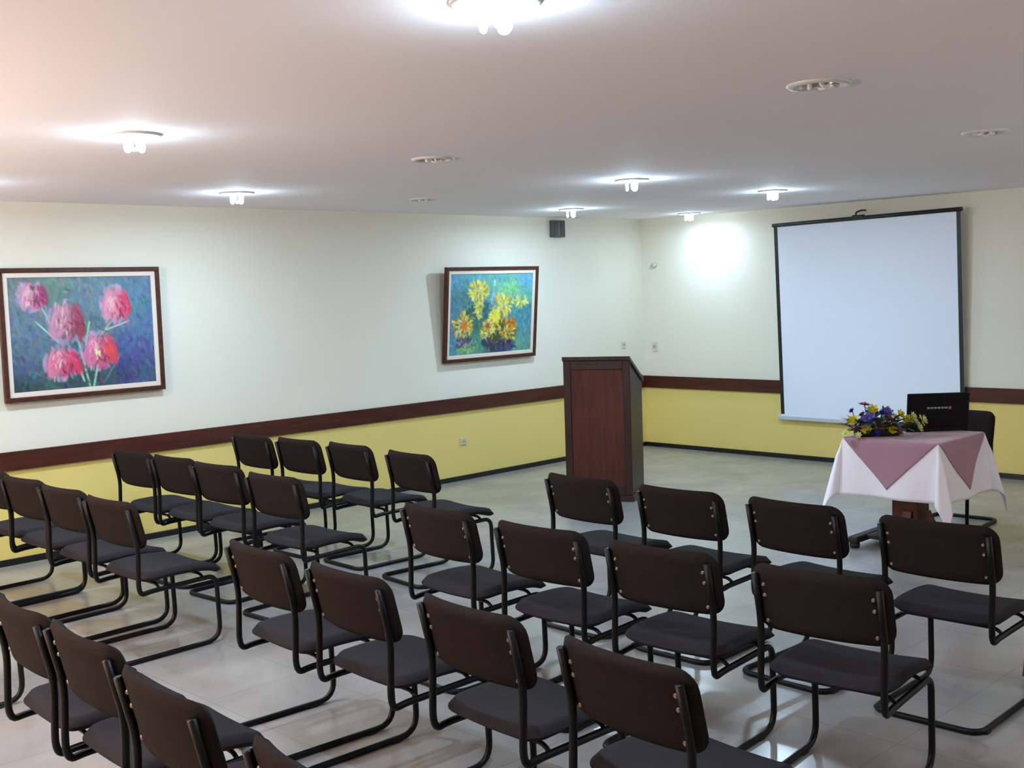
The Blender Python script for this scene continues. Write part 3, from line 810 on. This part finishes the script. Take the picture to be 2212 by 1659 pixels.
# x along the arrangement (left -), y depth (- towards the seats), z height
FL = [('r', -.058, 0, .205), ('d', -.12, 0, .165), ('y', -.115, -.05, .105), ('v', -.04, -.06, .115), ('v', -.02, -.02, .14), ('y', .06, -.07, .045), ('m', .075, -.06, .09), ('m', .05, -.04, .115),
      ('v', -.075, -.055, .085), ('y', -.02, -.03, .17), ('m', .02, -.07, .07), ('y', .13, -.05, .10), ('d', .02, -.03, .15), ('p', .17, -.05, .125), ('m', -.09, -.04, .06), ('y', -.06, -.08, .05), ('v', .045, -.02, .15), ('p', .23, -.02, .10),
      ('y', .11, -.02, .135), ('p', .155, -.03, .105), ('p', .19, -.02, .085), ('w', .215, -.01, .115), ('w', .225, -.02, .08), ('p', .20, -.05, .055), ('w', -.10, -.08, .015), ('w', -.165, -.06, .03),
      ('d', -.01, -.08, .02), ('m', .10, -.07, .035), ('y', -.12, .05, .09), ('v', .0, .06, .12), ('p', .1, .06, .11), ('m', -.06, .06, .13)]
for k, x, y, z in FL:
    x *= 1.28; o = kid(nm[k], B[k], fa, (x, y, z)); q = Vector((x*.8, y*1.5-.05, .10)).normalized()
    o.rotation_euler = q.to_track_quat('Z', 'Y').to_euler() if k != 'r' else (.1, .1, 0)
    tube('stem', [Vector((0, 0, 0)), Vector((0, 0, -.012))], .003, m_leaf, o, 6) if k in 'w' else None
    if z > .1:
        tube('stem', [Vector((x*.45, y*.2, .03)), Vector((x*.85, y*.7, z*.6)), Vector((x, y, z))], .0028, m_leaf, fa, 6)

# ------------------------------------------------------------------ purple bag at the right edge
m_bag = material('bag_purple', srgb(126, 72, 118), .7, bump=.1, bscale=80)
bx = Vector((6.27, -4.93, 0))
bag = thing('handbag', 'purple bag on the floor at the right edge, only its side visible', 'bag', bx, math.radians(10))
bm = bmesh.new(); vs = add_box(bm, (-.2, -.07, 0), (.2, .07, .27))
for v_ in vs:
    if v_.co.z > .1: v_.co.y *= .45; v_.co.x *= .9
bmesh.ops.bevel(bm, geom=list(bm.edges), offset=.02, segments=3, affect='EDGES'); finish('body', bm, m_bag, bag, True)
for s in (-1, 1):
    tube('handle', smooth_path([(-.09, s*.02, .26), (-.07, s*.03, .36), (.07, s*.03, .36), (.09, s*.02, .26)], .04), .007, m_bag, bag, 8)

# ------------------------------------------------------------------ camera
f_px, yaw, pitch, roll = 2484.5811, -0.7912, 0.0811, -0.0339
fw = Vector((math.sin(yaw)*math.cos(pitch), math.cos(yaw)*math.cos(pitch), -math.sin(pitch)))
r_ = fw.cross(Vector((0, 0, 1))).normalized(); u_ = r_.cross(fw)
r2 = r_*math.cos(roll)+u_*math.sin(roll); u2 = -r_*math.sin(roll)+u_*math.cos(roll)
cam = bpy.data.cameras.new('camera'); co = bpy.data.objects.new('camera', cam); COL.objects.link(co)
M = Matrix((r2, u2, -fw)).transposed().to_4x4(); M.translation = Vector((8.0352, -10.0185, 1.7771))
co.matrix_world = M
cam.sensor_fit = 'HORIZONTAL'; cam.sensor_width = 36; cam.lens = f_px/W_IMG*36; cam.clip_start = .05
S.camera = co

# ------------------------------------------------------------------ world and view
wd = bpy.data.worlds.new('world'); S.world = wd; wd.use_nodes = True
wd.node_tree.nodes['Background'].inputs[0].default_value = (.05, .05, .05, 1)
S.view_settings.view_transform = 'Standard'; S.view_settings.look = 'None'; S.view_settings.gamma = 1
S.view_settings.use_curve_mapping = False
S.view_settings.exposure = 0.0
S.cycles.use_denoising = True
S.cycles.max_bounces = 10; S.cycles.diffuse_bounces = 6; S.cycles.glossy_bounces = 4
S.cycles.sample_clamp_indirect = 4; S.cycles.sample_clamp_direct = 0
S.cycles.caustics_reflective = False; S.cycles.caustics_refractive = False
